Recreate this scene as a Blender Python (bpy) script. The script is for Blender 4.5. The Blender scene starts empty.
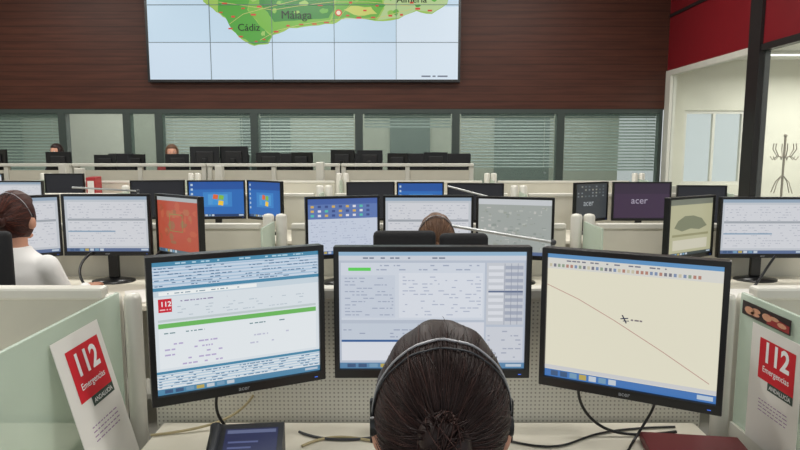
import bpy, bmesh, math, random
from mathutils import Vector, Matrix, Euler
RND = random.Random(7)
scene = bpy.context.scene
COL = scene.collection
try:
    scene.view_settings.view_transform = 'Standard'
except Exception:
    pass

def lin(c):
    out = []
    for v in c[:3]:
        v = v/255.0
        out.append(v/12.92 if v <= 0.04045 else ((v+0.055)/1.055)**2.4)
    return (out[0], out[1], out[2], 1.0)

_m = {}
def mat(name, col, rough=0.5, metal=0.0, var=0.08, scale=6.0, spec=0.5):
    if name in _m: return _m[name]
    m = bpy.data.materials.new(name); m.use_nodes = True
    nt = m.node_tree; b = nt.nodes['Principled BSDF']
    b.inputs['Roughness'].default_value = rough
    b.inputs['Metallic'].default_value = metal
    b.inputs['Specular IOR Level'].default_value = spec
    c = lin(col)
    tc = nt.nodes.new('ShaderNodeTexCoord'); nz = nt.nodes.new('ShaderNodeTexNoise')
    nz.inputs['Scale'].default_value = scale; nz.inputs['Detail'].default_value = 4
    nt.links.new(tc.outputs['Object'], nz.inputs['Vector'])
    mx = nt.nodes.new('ShaderNodeMix'); mx.data_type = 'RGBA'
    mx.inputs[6].default_value = tuple(x*(1-var) for x in c[:3])+(1,)
    mx.inputs[7].default_value = tuple(min(1, x*(1+var)) for x in c[:3])+(1,)
    nt.links.new(nz.outputs['Fac'], mx.inputs[0])
    nt.links.new(mx.outputs[2], b.inputs['Base Color'])
    _m[name] = m
    return m

def em(col, s=0.85):
    key = 'glow_%d_%d_%d_%d' % (col[0], col[1], col[2], int(s*100))
    if key in _m: return _m[key]
    m = bpy.data.materials.new(key); m.use_nodes = True
    b = m.node_tree.nodes['Principled BSDF']
    b.inputs['Base Color'].default_value = (0.01, 0.01, 0.01, 1)
    b.inputs['Roughness'].default_value = 0.35
    b.inputs['Emission Color'].default_value = lin(col)
    b.inputs['Emission Strength'].default_value = s
    _m[key] = m
    return m

def math_node(nt, op, a, b=None):
    n = nt.nodes.new('ShaderNodeMath'); n.operation = op
    for i, x in enumerate((a, b)):
        if x is None: continue
        if isinstance(x, (int, float)): n.inputs[i].default_value = x
        else: nt.links.new(x, n.inputs[i])
    return n.outputs[0]

def perforated():
    m = mat('perforated_metal', (220, 217, 205), 0.5)
    nt = m.node_tree; b = nt.nodes['Principled BSDF']
    src = b.inputs['Base Color'].links[0].from_socket
    tc = nt.nodes.new('ShaderNodeTexCoord'); sp = nt.nodes.new('ShaderNodeSeparateXYZ')
    nt.links.new(tc.outputs['Object'], sp.inputs[0])
    fx = math_node(nt, 'SUBTRACT', math_node(nt, 'FRACT', math_node(nt, 'MULTIPLY', sp.outputs[0], 85.0)), 0.5)
    fz = math_node(nt, 'SUBTRACT', math_node(nt, 'FRACT', math_node(nt, 'MULTIPLY', sp.outputs[2], 85.0)), 0.5)
    d = math_node(nt, 'ADD', math_node(nt, 'MULTIPLY', fx, fx), math_node(nt, 'MULTIPLY', fz, fz))
    k = math_node(nt, 'LESS_THAN', d, 0.05)
    mx = nt.nodes.new('ShaderNodeMix'); mx.data_type = 'RGBA'
    nt.links.new(k, mx.inputs[0]); nt.links.new(src, mx.inputs[6])
    mx.inputs[7].default_value = lin((164, 160, 148))
    nt.links.new(mx.outputs[2], b.inputs['Base Color'])
    return m

def wood_wall():
    m = bpy.data.materials.new('wood_cladding'); m.use_nodes = True
    nt = m.node_tree; b = nt.nodes['Principled BSDF']
    b.inputs['Roughness'].default_value = 0.5
    b.inputs['Specular IOR Level'].default_value = 0.3
    tc = nt.nodes.new('ShaderNodeTexCoord'); mp = nt.nodes.new('ShaderNodeMapping')
    mp.inputs['Scale'].default_value = (0.6, 1, 10)
    nt.links.new(tc.outputs['Object'], mp.inputs[0])
    nz = nt.nodes.new('ShaderNodeTexNoise'); nz.inputs['Scale'].default_value = 2.5; nz.inputs['Detail'].default_value = 6
    nt.links.new(mp.outputs[0], nz.inputs['Vector'])
    cr = nt.nodes.new('ShaderNodeValToRGB')
    cr.color_ramp.elements[0].position = 0.25; cr.color_ramp.elements[0].color = lin((62, 33, 24))
    cr.color_ramp.elements[1].position = 0.78; cr.color_ramp.elements[1].color = lin((84, 47, 34))
    nt.links.new(nz.outputs['Fac'], cr.inputs[0])
    sp = nt.nodes.new('ShaderNodeSeparateXYZ'); nt.links.new(tc.outputs['Object'], sp.inputs[0])
    f = math_node(nt, 'FRACT', math_node(nt, 'MULTIPLY', sp.outputs[2], 8.5))
    k = math_node(nt, 'LESS_THAN', f, 0.12)
    k2 = math_node(nt, 'MULTIPLY', k, 0.45)
    mx = nt.nodes.new('ShaderNodeMix'); mx.data_type = 'RGBA'
    nt.links.new(k2, mx.inputs[0]); nt.links.new(cr.outputs[0], mx.inputs[6]); mx.inputs[7].default_value = lin((26, 14, 11))
    nt.links.new(mx.outputs[2], b.inputs['Base Color'])
    return m

def glassy(name, col, transp=0.4, rough=0.3):
    m = bpy.data.materials.new(name); m.use_nodes = True
    nt = m.node_tree; b = nt.nodes['Principled BSDF']; out = nt.nodes['Material Output']
    b.inputs['Base Color'].default_value = lin(col); b.inputs['Roughness'].default_value = rough
    t = nt.nodes.new('ShaderNodeBsdfTransparent'); t.inputs[0].default_value = (0.97, 0.99, 0.98, 1)
    nz = nt.nodes.new('ShaderNodeTexNoise'); nz.inputs['Scale'].default_value = 3
    mr = nt.nodes.new('ShaderNodeMapRange')
    mr.inputs[3].default_value = transp-0.03; mr.inputs[4].default_value = transp+0.03
    nt.links.new(nz.outputs['Fac'], mr.inputs[0])
    mx = nt.nodes.new('ShaderNodeMixShader')
    nt.links.new(mr.outputs[0], mx.inputs[0])
    nt.links.new(b.outputs[0], mx.inputs[1]); nt.links.new(t.outputs[0], mx.inputs[2])
    nt.links.new(mx.outputs[0], out.inputs['Surface'])
    return m

PERF = perforated(); WOODW = wood_wall()
FROST = glassy('frosted_glass', (204, 220, 204), 0.45, 0.3)
CLEAR = glassy('clear_glass', (200, 205, 205), 0.92, 0.1)
WHITE = mat('white_laminate', (224, 218, 202), 0.45)
BEIGE = mat('beige_laminate', (206, 201, 186), 0.5)
PLAINP = mat('plain_screen_panel', (206, 202, 188), 0.55)
RAIL = mat('painted_metal', (216, 213, 203), 0.35, 0.1)
ALU = mat('aluminium', (170, 172, 172), 0.3, 0.7)
BLACK = mat('black_plastic', (14, 14, 16), 0.28)
BLACKM = mat('black_matte', (24, 24, 26), 0.7)
DGREY = mat('dark_grey_plastic', (56, 58, 62), 0.5)
PAPER = mat('paper_white', (226, 223, 217), 0.7, var=0.02)
RED = mat('print_red', (206, 24, 42), 0.5, var=0.03)
PRINTG = mat('print_dark_green', (52, 70, 62), 0.5, var=0.03)
PRINTW = mat('print_white', (240, 240, 240), 0.5, var=0.01)
PRINTP = mat('print_grey', (160, 130, 165), 0.6, var=0.03)
SKIN = mat('skin', (205, 150, 125), 0.55, var=0.05, scale=20)
HAIR = mat('hair_dark', (42, 26, 24), 0.5, var=0.5, scale=60, spec=0.35)
HAIR2 = mat('hair_auburn', (64, 32, 26), 0.5, var=0.4, scale=50, spec=0.35)
HAIR3 = mat('hair_brown', (100, 72, 54), 0.5, var=0.4, scale=50, spec=0.35)
CLW = mat('cloth_white', (232, 230, 228), 0.85)
CLD = mat('cloth_dark', (44, 46, 58), 0.9)
CLR = mat('cloth_red', (120, 50, 50), 0.9)
JEAN = mat('cloth_denim', (48, 58, 84), 0.9)
SHOE = mat('shoe_leather', (30, 24, 22), 0.4)
CHAIRM = mat('chair_fabric_black', (22, 22, 25), 0.85, var=0.3, scale=120)

class MB:
    def __init__(s):
        s.v = []; s.f = []; s.mi = []; s.mats = []; s.sm = []
    def add(s, vs, fs, m, smooth=False):
        if m not in s.mats: s.mats.append(m)
        k = s.mats.index(m); o = len(s.v)
        s.v += [tuple(v) for v in vs]
        for f in fs:
            s.f.append([i+o for i in f]); s.mi.append(k); s.sm.append(smooth)
    def box(s, x0, x1, y0, y1, z0, z1, m, bev=0.0, seg=2):
        if bev <= 0:
            vs = [(x, y, z) for x in (x0, x1) for y in (y0, y1) for z in (z0, z1)]
            s.add(vs, [(0, 1, 3, 2), (4, 6, 7, 5), (0, 4, 5, 1), (2, 3, 7, 6), (0, 2, 6, 4), (1, 5, 7, 3)], m)
            return
        bm = bmesh.new(); bmesh.ops.create_cube(bm, size=1)
        for v in bm.verts:
            v.co = Vector(((x0+x1)/2+v.co.x*(x1-x0), (y0+y1)/2+v.co.y*(y1-y0), (z0+z1)/2+v.co.z*(z1-z0)))
        bmesh.ops.bevel(bm, geom=bm.edges[:], offset=bev, segments=seg, affect='EDGES', profile=0.5)
        bm.verts.index_update()
        s.add([v.co[:] for v in bm.verts], [[v.index for v in f.verts] for f in bm.faces], m, True if bev > 0.012 else False)
        bm.free()
    def cyl(s, p0, p1, r0, m, r1=None, n=16, smooth=True):
        s.tube([p0, p1], r0, m, n, [r0, r0 if r1 is None else r1])
    def tube(s, pts, r, m, n=8, rs=None):
        pts = [Vector(p) for p in pts]; k = len(pts)
        if rs is None: rs = [r]*k
        vs = []; fs = []
        up = None
        for i, p in enumerate(pts):
            d = (pts[min(i+1, k-1)]-pts[max(i-1, 0)]).normalized()
            if up is None:
                up = Vector((0, 0, 1)) if abs(d.z) < 0.9 else Vector((1, 0, 0))
            a = d.cross(up)
            if a.length < 1e-5: a = d.cross(Vector((0.3, 1, 0.2)))
            a.normalize(); b = d.cross(a).normalized(); up = -b if (-b).dot(up) > 0 else b
            a = d.cross(up).normalized(); b = d.cross(a).normalized()
            for j in range(n):
                t = 2*math.pi*j/n
                vs.append(p+(a*math.cos(t)+b*math.sin(t))*rs[i])
        for i in range(k-1):
            for j in range(n):
                fs.append((i*n+j, i*n+(j+1) % n, (i+1)*n+(j+1) % n, (i+1)*n+j))
        s.add(vs, fs, m, True)
        s.add(vs[:n], [tuple(range(n))[::-1]], m, False)
        s.add(vs[-n:], [tuple(range(n))], m, False)
    def ell(s, c, r, m, nu=16, nv=10, fn=None):
        vs = []; fs = []
        def P(x, y, z):
            if fn: return fn(x, y, z)
            return (c[0]+r[0]*x, c[1]+r[1]*y, c[2]+r[2]*z)
        vs.append(P(0, 0, 1))
        for i in range(1, nv):
            t = math.pi*i/nv
            for j in range(nu):
                p = 2*math.pi*j/nu
                vs.append(P(math.sin(t)*math.cos(p), math.sin(t)*math.sin(p), math.cos(t)))
        vs.append(P(0, 0, -1)); last = len(vs)-1
        for j in range(nu):
            fs.append((0, 1+j, 1+(j+1) % nu))
            b = 1+(nv-2)*nu
            fs.append((last, b+(j+1) % nu, b+j))
        for i in range(nv-2):
            a = 1+i*nu
            for j in range(nu):
                fs.append((a+j, a+nu+j, a+nu+(j+1) % nu, a+(j+1) % nu))
        s.add(vs, fs, m, True)
    def loft(s, rings, m, n=24):
        vs = []; fs = []
        for (cx, cy, cz, rx, ry) in rings:
            for j in range(n):
                t = 2*math.pi*j/n
                vs.append((cx+rx*math.cos(t), cy+ry*math.sin(t), cz))
        k = len(rings)
        for i in range(k-1):
            for j in range(n):
                fs.append((i*n+j, i*n+(j+1) % n, (i+1)*n+(j+1) % n, (i+1)*n+j))
        fs.append(tuple(range(n))[::-1]); fs.append(tuple(range((k-1)*n, k*n)))
        s.add(vs, fs, m, True)
    def caps(s, p0, r0, p1, r1, m):
        s.tube([p0, p1], r0, m, 14, [r0, r1])
        s.ell(p0, (r0,)*3, m, 14, 8); s.ell(p1, (r1,)*3, m, 14, 8)
    def mesh(s, name):
        me = bpy.data.meshes.new(name)
        me.from_pydata(s.v, [], s.f)
        for m in s.mats: me.materials.append(m)
        me.polygons.foreach_set('material_index', s.mi)
        me.polygons.foreach_set('use_smooth', s.sm)
        me.update()
        return me
    def obj(s, name, parent=None, loc=(0, 0, 0), rot=(0, 0, 0)):
        o = bpy.data.objects.new(name, s.mesh(name))
        COL.objects.link(o); o.location = loc; o.rotation_euler = rot
        if parent: o.parent = parent
        return o

def tag(o, label, cat=None, group=None, kind=None):
    if label: o['label'] = label
    if cat: o['category'] = cat
    if group: o['group'] = group
    if kind: o['kind'] = kind
    return o
def root(name, loc, rz, label, cat, group=None, rot=None):
    e = bpy.data.objects.new(name, None); e.empty_display_size = 0.1
    COL.objects.link(e); e.location = loc; e.rotation_euler = rot if rot else (0, 0, rz)
    return tag(e, label, cat, group)
def dup(r, loc, rz, label=None):
    kids = [o for o in list(COL.objects) if o.parent == r]
    n = r.copy(); COL.objects.link(n); n.location = loc; n.rotation_euler = (0, 0, rz)
    if label: n['label'] = label
    for k in kids:
        c = k.copy(); COL.objects.link(c); c.parent = n
    return n

_t = {}
def text_geo(s, bold=0.0):
    key = (s, bold)
    if key in _t: return _t[key]
    cu = bpy.data.curves.new('lettering', 'FONT'); cu.body = s; cu.size = 1.0; cu.offset = bold; cu.resolution_u = 3
    o = bpy.data.objects.new('lettering', cu); COL.objects.link(o)
    dg = bpy.context.evaluated_depsgraph_get(); ev = o.evaluated_get(dg); me = ev.to_mesh()
    vs = [(v.co.x, v.co.y) for v in me.vertices]; fs = [list(p.vertices) for p in me.polygons]
    ev.to_mesh_clear(); bpy.data.objects.remove(o); bpy.data.curves.remove(cu)
    w = max([v[0] for v in vs] or [0])
    _t[key] = (vs, fs, w)
    return _t[key]

def structure(mb, name, label=None):
    o = mb.obj(name); o['kind'] = 'structure'
    if label: o['label'] = label
    return o

# ---------------------------------------------------------------- camera
cd = bpy.data.cameras.new('camera'); cam = bpy.data.objects.new('camera', cd); COL.objects.link(cam)
cam.location = (0, 0, 1.5); cam.rotation_euler = (math.radians(90-7.1), 0, 0)
cd.sensor_width = 36; cd.lens = 36*620/800; cd.clip_start = 0.05
scene.camera = cam

# ---------------------------------------------------------------- world + lights
w = bpy.data.worlds.new('world'); scene.world = w; w.use_nodes = True
w.node_tree.nodes['Background'].inputs[0].default_value = (0.9, 0.94, 0.96, 1)
w.node_tree.nodes['Background'].inputs[1].default_value = 0.75

def area(loc, sx, sy, power, col=(1, 0.98, 0.94), rot=(0, 0, 0)):
    l = bpy.data.lights.new('ceiling_light', 'AREA'); l.shape = 'RECTANGLE'; l.size = sx; l.size_y = sy
    l.energy = power; l.color = col
    o = bpy.data.objects.new('ceiling_light', l); COL.objects.link(o); o.location = loc; o.rotation_euler = rot
for x in (-5.5, -1.8, 1.9):
    for y in (1.5, 4.8, 8.1):
        area((x, y, 4.45), 1.6, 0.5, 60)
        f = root('ceiling_lamp', (x, y, 4.6), 0, 'recessed white rectangular ceiling light panel', 'ceiling lamp', 'ceiling light panels')
        b = MB(); b.box(-0.85, 0.85, -0.3, 0.3, -0.06, 0, RAIL); b.obj('housing', f)
        b = MB(); b.box(-0.8, 0.8, -0.25, 0.25, -0.068, -0.061, em((255, 250, 240), 2.0)); b.obj('diffuser', f)
area((-1.5, 11.3, 2.9), 10, 0.8, 170, (0.95, 1, 1))
area((6.6, 8.3, 2.66), 2.6, 2.6, 130, (1, 0.99, 0.97))

# ---------------------------------------------------------------- shell
FLOORM = mat('floor_vinyl', (150, 148, 140), 0.4)
CEIL = mat('ceiling_white', (225, 224, 218), 0.8)
b = MB(); b.box(-9, 9, -3, 13, -0.1, 0, FLOORM); structure(b, 'floor')
b = MB(); b.box(-9, 4.3, -3, 10.4, 4.6, 4.7, CEIL); structure(b, 'ceiling')
b = MB(); b.box(-9, 4.36, 10.2, 10.4, 2.12, 4.6, WOODW); structure(b, 'wall_back', 'dark reddish wood plank wall cladding')
PLAST = mat('plaster_grey', (196, 196, 188), 0.8)
b = MB(); b.box(-9, 4.36, 10.2, 10.4, 0, 0.7, PLAST); structure(b, 'wall_back_lower')
b = MB(); b.box(-9, 4.4, 12.6, 12.7, 0, 3.2, mat('corridor_paint', (188, 188, 172), 0.8)); structure(b, 'wall_corridor')
DOORC = mat('corridor_door', (110, 118, 114), 0.6)
for i, (x0, x1) in enumerate(((-8.4, -7.6), (-3.2, -2.2), (-0.2, 0.6), (1.9, 3.0))):
    b = MB(); b.box(x0, x1, 12.55, 12.6, 0, 2.1, DOORC); b.cyl((x1-0.08, 12.52, 1.0), (x1-0.08, 12.55, 1.0), 0.02, ALU); structure(b, 'door_%d' % (i+1), 'grey corridor door')
b = MB(); b.box(-9, 4.3, 10.4, 12.6, 3.0, 3.1, CEIL); structure(b, 'ceiling_corridor')
b = MB(); b.box(-9.1, -9, -3, 10.4, 0, 4.6, PLAST); structure(b, 'wall_left')
FRM = mat('frame_dark_green', (56, 66, 62), 0.5)
TINT = glassy('tinted_glass', (110, 130, 120), 0.74, 0.06)
fx = [-8.3, -6.9, -5.5, -4.45, -3.93, -2.38, -0.68, 0.9, 2.6, 4.26]
k = 0
for i in range(len(fx)-1):
    k += 1
    x0, x1 = fx[i], fx[i+1]
    b = MB()
    b.box(x0, x0+0.07, 10.19, 10.33, 0.7, 2.12, FRM); b.box(x1-0.05, x1, 10.19, 10.33, 0.7, 2.12, FRM)
    b.box(x0+0.07, x1-0.05, 10.19, 10.33, 0.7, 0.78, FRM); b.box(x0+0.07, x1-0.05, 10.19, 10.33, 2.05, 2.12, FRM)
    b.box(x0+0.07, x1-0.05, 10.2, 10.205, 0.78, 2.05, CLEAR if i == 2 else TINT)
    structure(b, 'window_%d' % k, 'dark green framed interior window')
SLAT = mat('blind_slat', (176, 188, 180), 0.5); SLATD = mat('blind_slat_dark', (150, 164, 156), 0.5)
def blind(x0, x1, zb, m, tilt=0.55):
    r = root('window_blind', ((x0+x1)/2, 10.27, 2.05), 0, 'grey green venetian blind hanging in an interior window', 'window blind', 'venetian blinds')
    W = (x1-x0)/2
    b = MB(); z = -0.06; n = int((2.05-zb)/0.05)
    for i in range(n):
        c = math.cos(tilt)*0.025; s_ = math.sin(tilt)*0.025
        vs = [(-W, -c, z-s_), (W, -c, z-s_), (W, c, z+s_), (-W, c, z+s_)]
        vs += [(x, y, zz+0.002) for x, y, zz in vs]
        b.add(vs, [(0, 3, 2, 1), (4, 5, 6, 7), (0, 1, 5, 4), (2, 3, 7, 6), (1, 2, 6, 5), (3, 0, 4, 7)], m)
        z -= 0.05
    b.obj('slats', r)
    b = MB(); b.box(-W, W, -0.025, 0.03, -0.04, 0, FRM); b.obj('headrail', r)
    for x in (-W*0.8, W*0.8):
        b = MB(); b.cyl((x, 0, -0.03), (x, 0, z+0.05), 0.004, RAIL, n=6); b.obj('cord', r)
blind(-6.81, -5.57, 1.0, SLAT, 0.7); blind(-3.84, -2.45, 1.35, SLATD, 0.5); blind(-2.28, -0.76, 1.42, SLAT, 0.5)
blind(-0.58, 0.83, 1.8, SLATD, 0.6); blind(1.0, 2.52, 1.15, SLATD, 0.5); blind(2.7, 4.18, 1.1, SLAT, 0.55)
blind(-8.2, -6.98, 1.0, SLAT, 0.7)

# right partition wall
REDP = mat('red_panel', (122, 18, 28), 0.4); DK = mat('frame_black', (36, 32, 32), 0.4)
b = MB(); b.box(4.3, 4.36, 7.8, 10.2, 2.72, 4.6, REDP); b.box(4.3, 4.36, 3.0, 7.55, 2.72, 4.6, REDP); structure(b, 'wall_right', 'glossy red upper partition panels')
b = MB(); b.box(4.26, 4.4, 7.55, 7.8, 0, 4.6, DK); structure(b, 'trim_1', 'black partition post')
b = MB(); b.box(4.28, 4.38, 7.8, 10.2, 2.64, 2.72, RAIL); b.box(4.28, 4.38, 3.0, 7.55, 2.64, 2.72, DK); b.box(4.285, 4.375, 7.8, 10.2, 3.55, 3.6, DK); structure(b, 'trim_2')
b = MB(); b.box(4.28, 4.38, 10.02, 10.2, 0, 2.64, RAIL); b.box(4.325, 4.335, 7.8, 10.02, 0.9, 2.64, CLEAR); b.box(4.3, 4.36, 7.8, 10.02, 0, 0.9, RAIL); structure(b, 'window_20', 'glazed office partition with pale frame')
b = MB(); b.box(4.325, 4.335, 3.0, 7.55, 0.1, 2.64, CLEAR); b.box(4.29, 4.37, 3.0, 7.55, 0, 0.1, DK); structure(b, 'window_21', 'full height glazed partition')
b = MB(); b.box(8.6, 8.7, 2, 10.4, 0, 3, mat('cream_paint', (212, 206, 184), 0.8)); structure(b, 'wall_side_room')
CREAMW = mat('cream_paint_pale', (212, 209, 194), 0.8)
b = MB(); b.box(4.36, 4.62, 10.2, 10.4, 0, 2.9, CREAMW); b.box(5.62, 8.6, 10.2, 10.4, 0, 2.9, CREAMW)
b.box(4.62, 5.62, 10.2, 10.4, 0, 0.9, CREAMW); b.box(4.62, 5.62, 10.2, 10.4, 2.1, 2.9, CREAMW); structure(b, 'wall_side_room_back')
b = MB(); b.box(4.36, 8.6, 2, 10.4, 2.9, 3.0, CEIL); structure(b, 'ceiling_side_room')
b = MB(); b.box(4.62, 5.62, 10.24, 10.3, 0.9, 0.95, RAIL); b.box(4.62, 5.62, 10.24, 10.3, 2.05, 2.1, RAIL); b.box(4.62, 4.67, 10.24, 10.3, 0.95, 2.05, RAIL); b.box(5.57, 5.62, 10.24, 10.3, 0.95, 2.05, RAIL); b.box(5.1, 5.14, 10.24, 10.3, 0.95, 2.05, RAIL)
b.box(4.67, 5.57, 10.265, 10.27, 0.95, 2.05, CLEAR); structure(b, 'window_22', 'bright daylight window in side office')
for i, y in enumerate((6.6, 8.0, 9.3)):
    r = root('strip_light', (6.3, y, 2.9), 0, 'linear fluorescent ceiling light beyond the glass partition', 'ceiling lamp', 'side office strip lights')
    b = MB(); b.box(-1.3, 1.3, -0.07, 0.07, -0.05, 0, RAIL); b.obj('housing', r)
    b = MB(); b.box(-1.25, 1.25, -0.05, 0.05, -0.06, -0.051, em((255, 255, 245), 2.5)); b.obj('tube', r)

# coat stand
r = root('coat_stand', (5.45, 8.85, 0), 0, 'grey metal coat stand with curved hooks in glazed office', 'coat stand')
CST = mat('stand_grey', (142, 132, 118), 0.4, 0.1)
b = MB(); b.cyl((0, 0, 0.05), (0, 0, 1.66), 0.016, CST); b.ell((0, 0, 1.67), (0.026, 0.026, 0.026), CST); b.obj('pole', r)
for i in range(4):
    a = i*math.pi/2+0.4; c, s_ = math.cos(a), math.sin(a)
    b = MB(); b.tube([(0, 0, 0.35), (c*0.1, s_*0.1, 0.25), (c*0.22, s_*0.22, 0.06), (c*0.27, s_*0.27, 0.012)], 0.010, CST); b.obj('foot', r)
for i in range(6):
    a = i*math.pi/3+0.2; c, s_ = math.cos(a), math.sin(a)
    b = MB(); b.tube([(0, 0, 1.36), (c*0.09, s_*0.09, 1.38), (c*0.15, s_*0.15, 1.48), (c*0.14, s_*0.14, 1.56)], 0.0075, CST)
    b.tube([(c*0.09, s_*0.09, 1.38), (c*0.15, s_*0.15, 1.33), (c*0.18, s_*0.18, 1.38)], 0.007, CST); b.obj('hook', r)
for i in range(4):
    a = i*math.pi/2+0.4; c, s_ = math.cos(a), math.sin(a)
    b = MB(); b.tube([(0, 0, 1.12), (c*0.1, s_*0.1, 1.02), (c*0.16, s_*0.16, 0.86)], 0.007, CST); b.obj('stay', r)

# ---------------------------------------------------------------- video wall
VX, VZ = -3.98, 2.58
VW, VH = 4.9, 1.72
r = root('video_wall', (VX, 10.1, VZ), 0, 'large video wall of tiled displays showing a regional map', 'video wall')
b = MB(); b.box(-0.04, VW+0.04, 0.0, 0.1, -0.04, VH+0.04, BLACK); b.obj('frame', r)
def mp(pts): return [((x-151)*0.01595, (80-y)*0.0153) for x, y in pts]
b = MB()
def poly(pts, layer, m):
    q = mp(pts); b.add([(x, -0.003*layer, z) for x, z in q], [tuple(range(len(q)))], m)
def rectm(x0, z0, x1, z1, layer, m): b.add([(x0, -0.003*layer, z0), (x1, -0.003*layer, z0), (x1, -0.003*layer, z1), (x0, -0.003*layer, z1)], [(0, 1, 2, 3)], m)
rectm(0, 0, VW, VH, 1, em((198, 221, 238), 0.88))
rectm(0, 0, VW, VH/3, 2, em((206, 224, 240), 0.9))
rectm(VW*0.8, 0, VW, VH*0.65, 2.3, em((214, 228, 240), 0.92))
top = -30
rr = random.Random(3)
def jag(pts, amp=0.9, n=3):
    out = []
    for a_, c_ in zip(pts, pts[1:]+pts[:1]):
        for i in range(n):
            t = i/n; j = 0 if i == 0 else amp
            x, y = a_[0]+(c_[0]-a_[0])*t, a_[1]+(c_[1]-a_[1])*t
            if y < -20: j = 0
            out.append((x+rr.uniform(-j, j), y+rr.uniform(-j, j)))
    return out
coastline = [(196, top), (207, 2), (219, 12), (228, 18), (234, 30), (243, 39), (256, 46), (270, 44), (275, 35), (291, 28), (312, 26), (335, 24), (347, 18), (376, 21), (399, 19), (417, 11), (432, 14), (447, 4), (452, top)]
poly(jag(coastline), 2.6, em((160, 200, 92), 0.82))
poly(jag([(222, top), (221, 12), (228, 17), (234, 29), (243, 38), (256, 45), (269, 43), (273, 36), (262, 26), (250, 10), (258, top)]), 3, em((84, 172, 60), 0.78))
poly(jag([(258, top), (251, 10), (262, 26), (274, 35), (291, 27), (312, 25), (330, 23), (336, 10), (322, 0), (320, top)]), 3.3, em((122, 188, 66), 0.82))
poly(jag([(265, top), (262, 4), (270, 12), (276, 22), (290, 21), (306, 20), (330, 18), (336, 8), (334, top)]), 3.6, em((58, 146, 58), 0.75))
poly(jag([(336, top), (337, 12), (332, 22), (347, 17), (376, 20), (384, 8), (380, top)]), 3.9, em((112, 182, 72), 0.8))
poly(jag([(384, top), (385, 9), (378, 20), (399, 18), (417, 10), (432, 13), (447, 3), (452, top)]), 4.2, em((184, 210, 148), 0.84))
poly(jag([(345, 10), (352, 6), (372, 7), (378, 14), (360, 16)]), 4.5, em((202, 210, 108), 0.86))
shades = [(78, 164, 60), (112, 184, 72), (146, 200, 88), (94, 178, 70), (166, 206, 106)]
for i in range(60):
    x = rr.uniform(212, 438); y = rr.uniform(-25, 36 if 236 < x < 266 else (13 if x > 232 else -2)); rx, ry = rr.uniform(2, 6), rr.uniform(1.5, 4)
    pts = [(x+rx*math.cos(a)*rr.uniform(.5, 1.1), y-ry*math.sin(a)*rr.uniform(.5, 1.1)) for a in [j*math.pi/4.5 for j in range(9)]]
    q = mp(pts); b.add([(a, -0.0146-0.00006*i, c) for a, c in q], [tuple(range(9))], em(shades[i % 5], 0.8))
for pts in ([(222, 2), (250, 6), (275, 10), (300, 6), (334, 2), (370, 2), (410, 6)], [(232, 24), (246, 14), (268, 8), (300, 0)], [(262, 40), (280, 30), (305, 24), (340, 19), (378, 18), (412, 9)], [(340, 18), (352, 4), (360, -10)]):
    for a_, c_ in zip(pts, pts[1:]):
        q = mp([a_, c_, (c_[0], c_[1]+0.5), (a_[0], a_[1]+0.5)]); b.add([(a, -0.0192, c) for a, c in q], [(3, 2, 1, 0)], em((216, 206, 130), 0.8))
marks = [(224, 12), (233, 28), (243, 36), (258, 41), (266, 39), (278, 31), (290, 25), (303, 24), (316, 23.5), (328, 22), (349, 15), (360, 17), (374, 17), (391, 15), (402, 14), (418, 8), (430, 10), (228, 3), (246, 8), (352, 2), (378, 5), (412, 2), (262, 6), (322, 5), (366, 10), (236, 16), (256, 14)]
for x, y in marks:
    w_ = rr.uniform(1.3, 2.6); h_ = rr.uniform(1.2, 2.0)
    q = mp([(x-w_, y), (x+w_, y), (x+w_, y+h_), (x-w_, y+h_)])
    b.add([(a, -0.0205, c) for a, c in q], [(3, 2, 1, 0)], em((214, 66, 50), 0.82))
for rad, cc, yy in ((3.4, (220, 70, 50), -0.021), (2.1, (240, 230, 200), -0.0215)):
    q = mp([(340+rad*math.cos(a), 13-rad*math.sin(a)) for a in [j*math.pi/8 for j in range(16)]]); b.add([(a, yy, c) for a, c in q], [tuple(range(16))], em(cc, 0.85))
for s_, x, y, sz in (('Cádiz', 240, 31, 0.155), ('Málaga', 283, 19, 0.18), ('Almería', 397, 3, 0.15), ('Sevilla', 240, -12, 0.16), ('Granada', 345, -8, 0.16)):
    vs, fs, tw = text_geo(s_, 0.0); q = mp([(x, y)])[0]
    for ex_ in (0, 0.004):
        b.add([(q[0]+ex_+v[0]*sz, -0.027-ex_*0.1, q[1]+v[1]*sz) for v in vs], fs, em((16, 32, 18), 0.5))
for x0, x1 in ((422, 431), (433, 436), (438, 448)):
    q = mp([(x0, 76), (x1, 76), (x1, 77.5), (x0, 77.5)]); b.add([(a, -0.012, c) for a, c in q], [(3, 2, 1, 0)], em((120, 130, 150), 0.7))
b.obj('display', r)
b = MB(); SEAM = mat('seam_grey', (112, 126, 134), 0.5)
for i in range(1, 5): b.box(VW*i/5-0.004, VW*i/5+0.004, -0.024, 0, 0, VH, SEAM)
for i in range(1, 3): b.box(0, VW, -0.0235, 0, VH*i/3-0.004, VH*i/3+0.004, SEAM)
b.obj('panel_seams', r)

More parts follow.
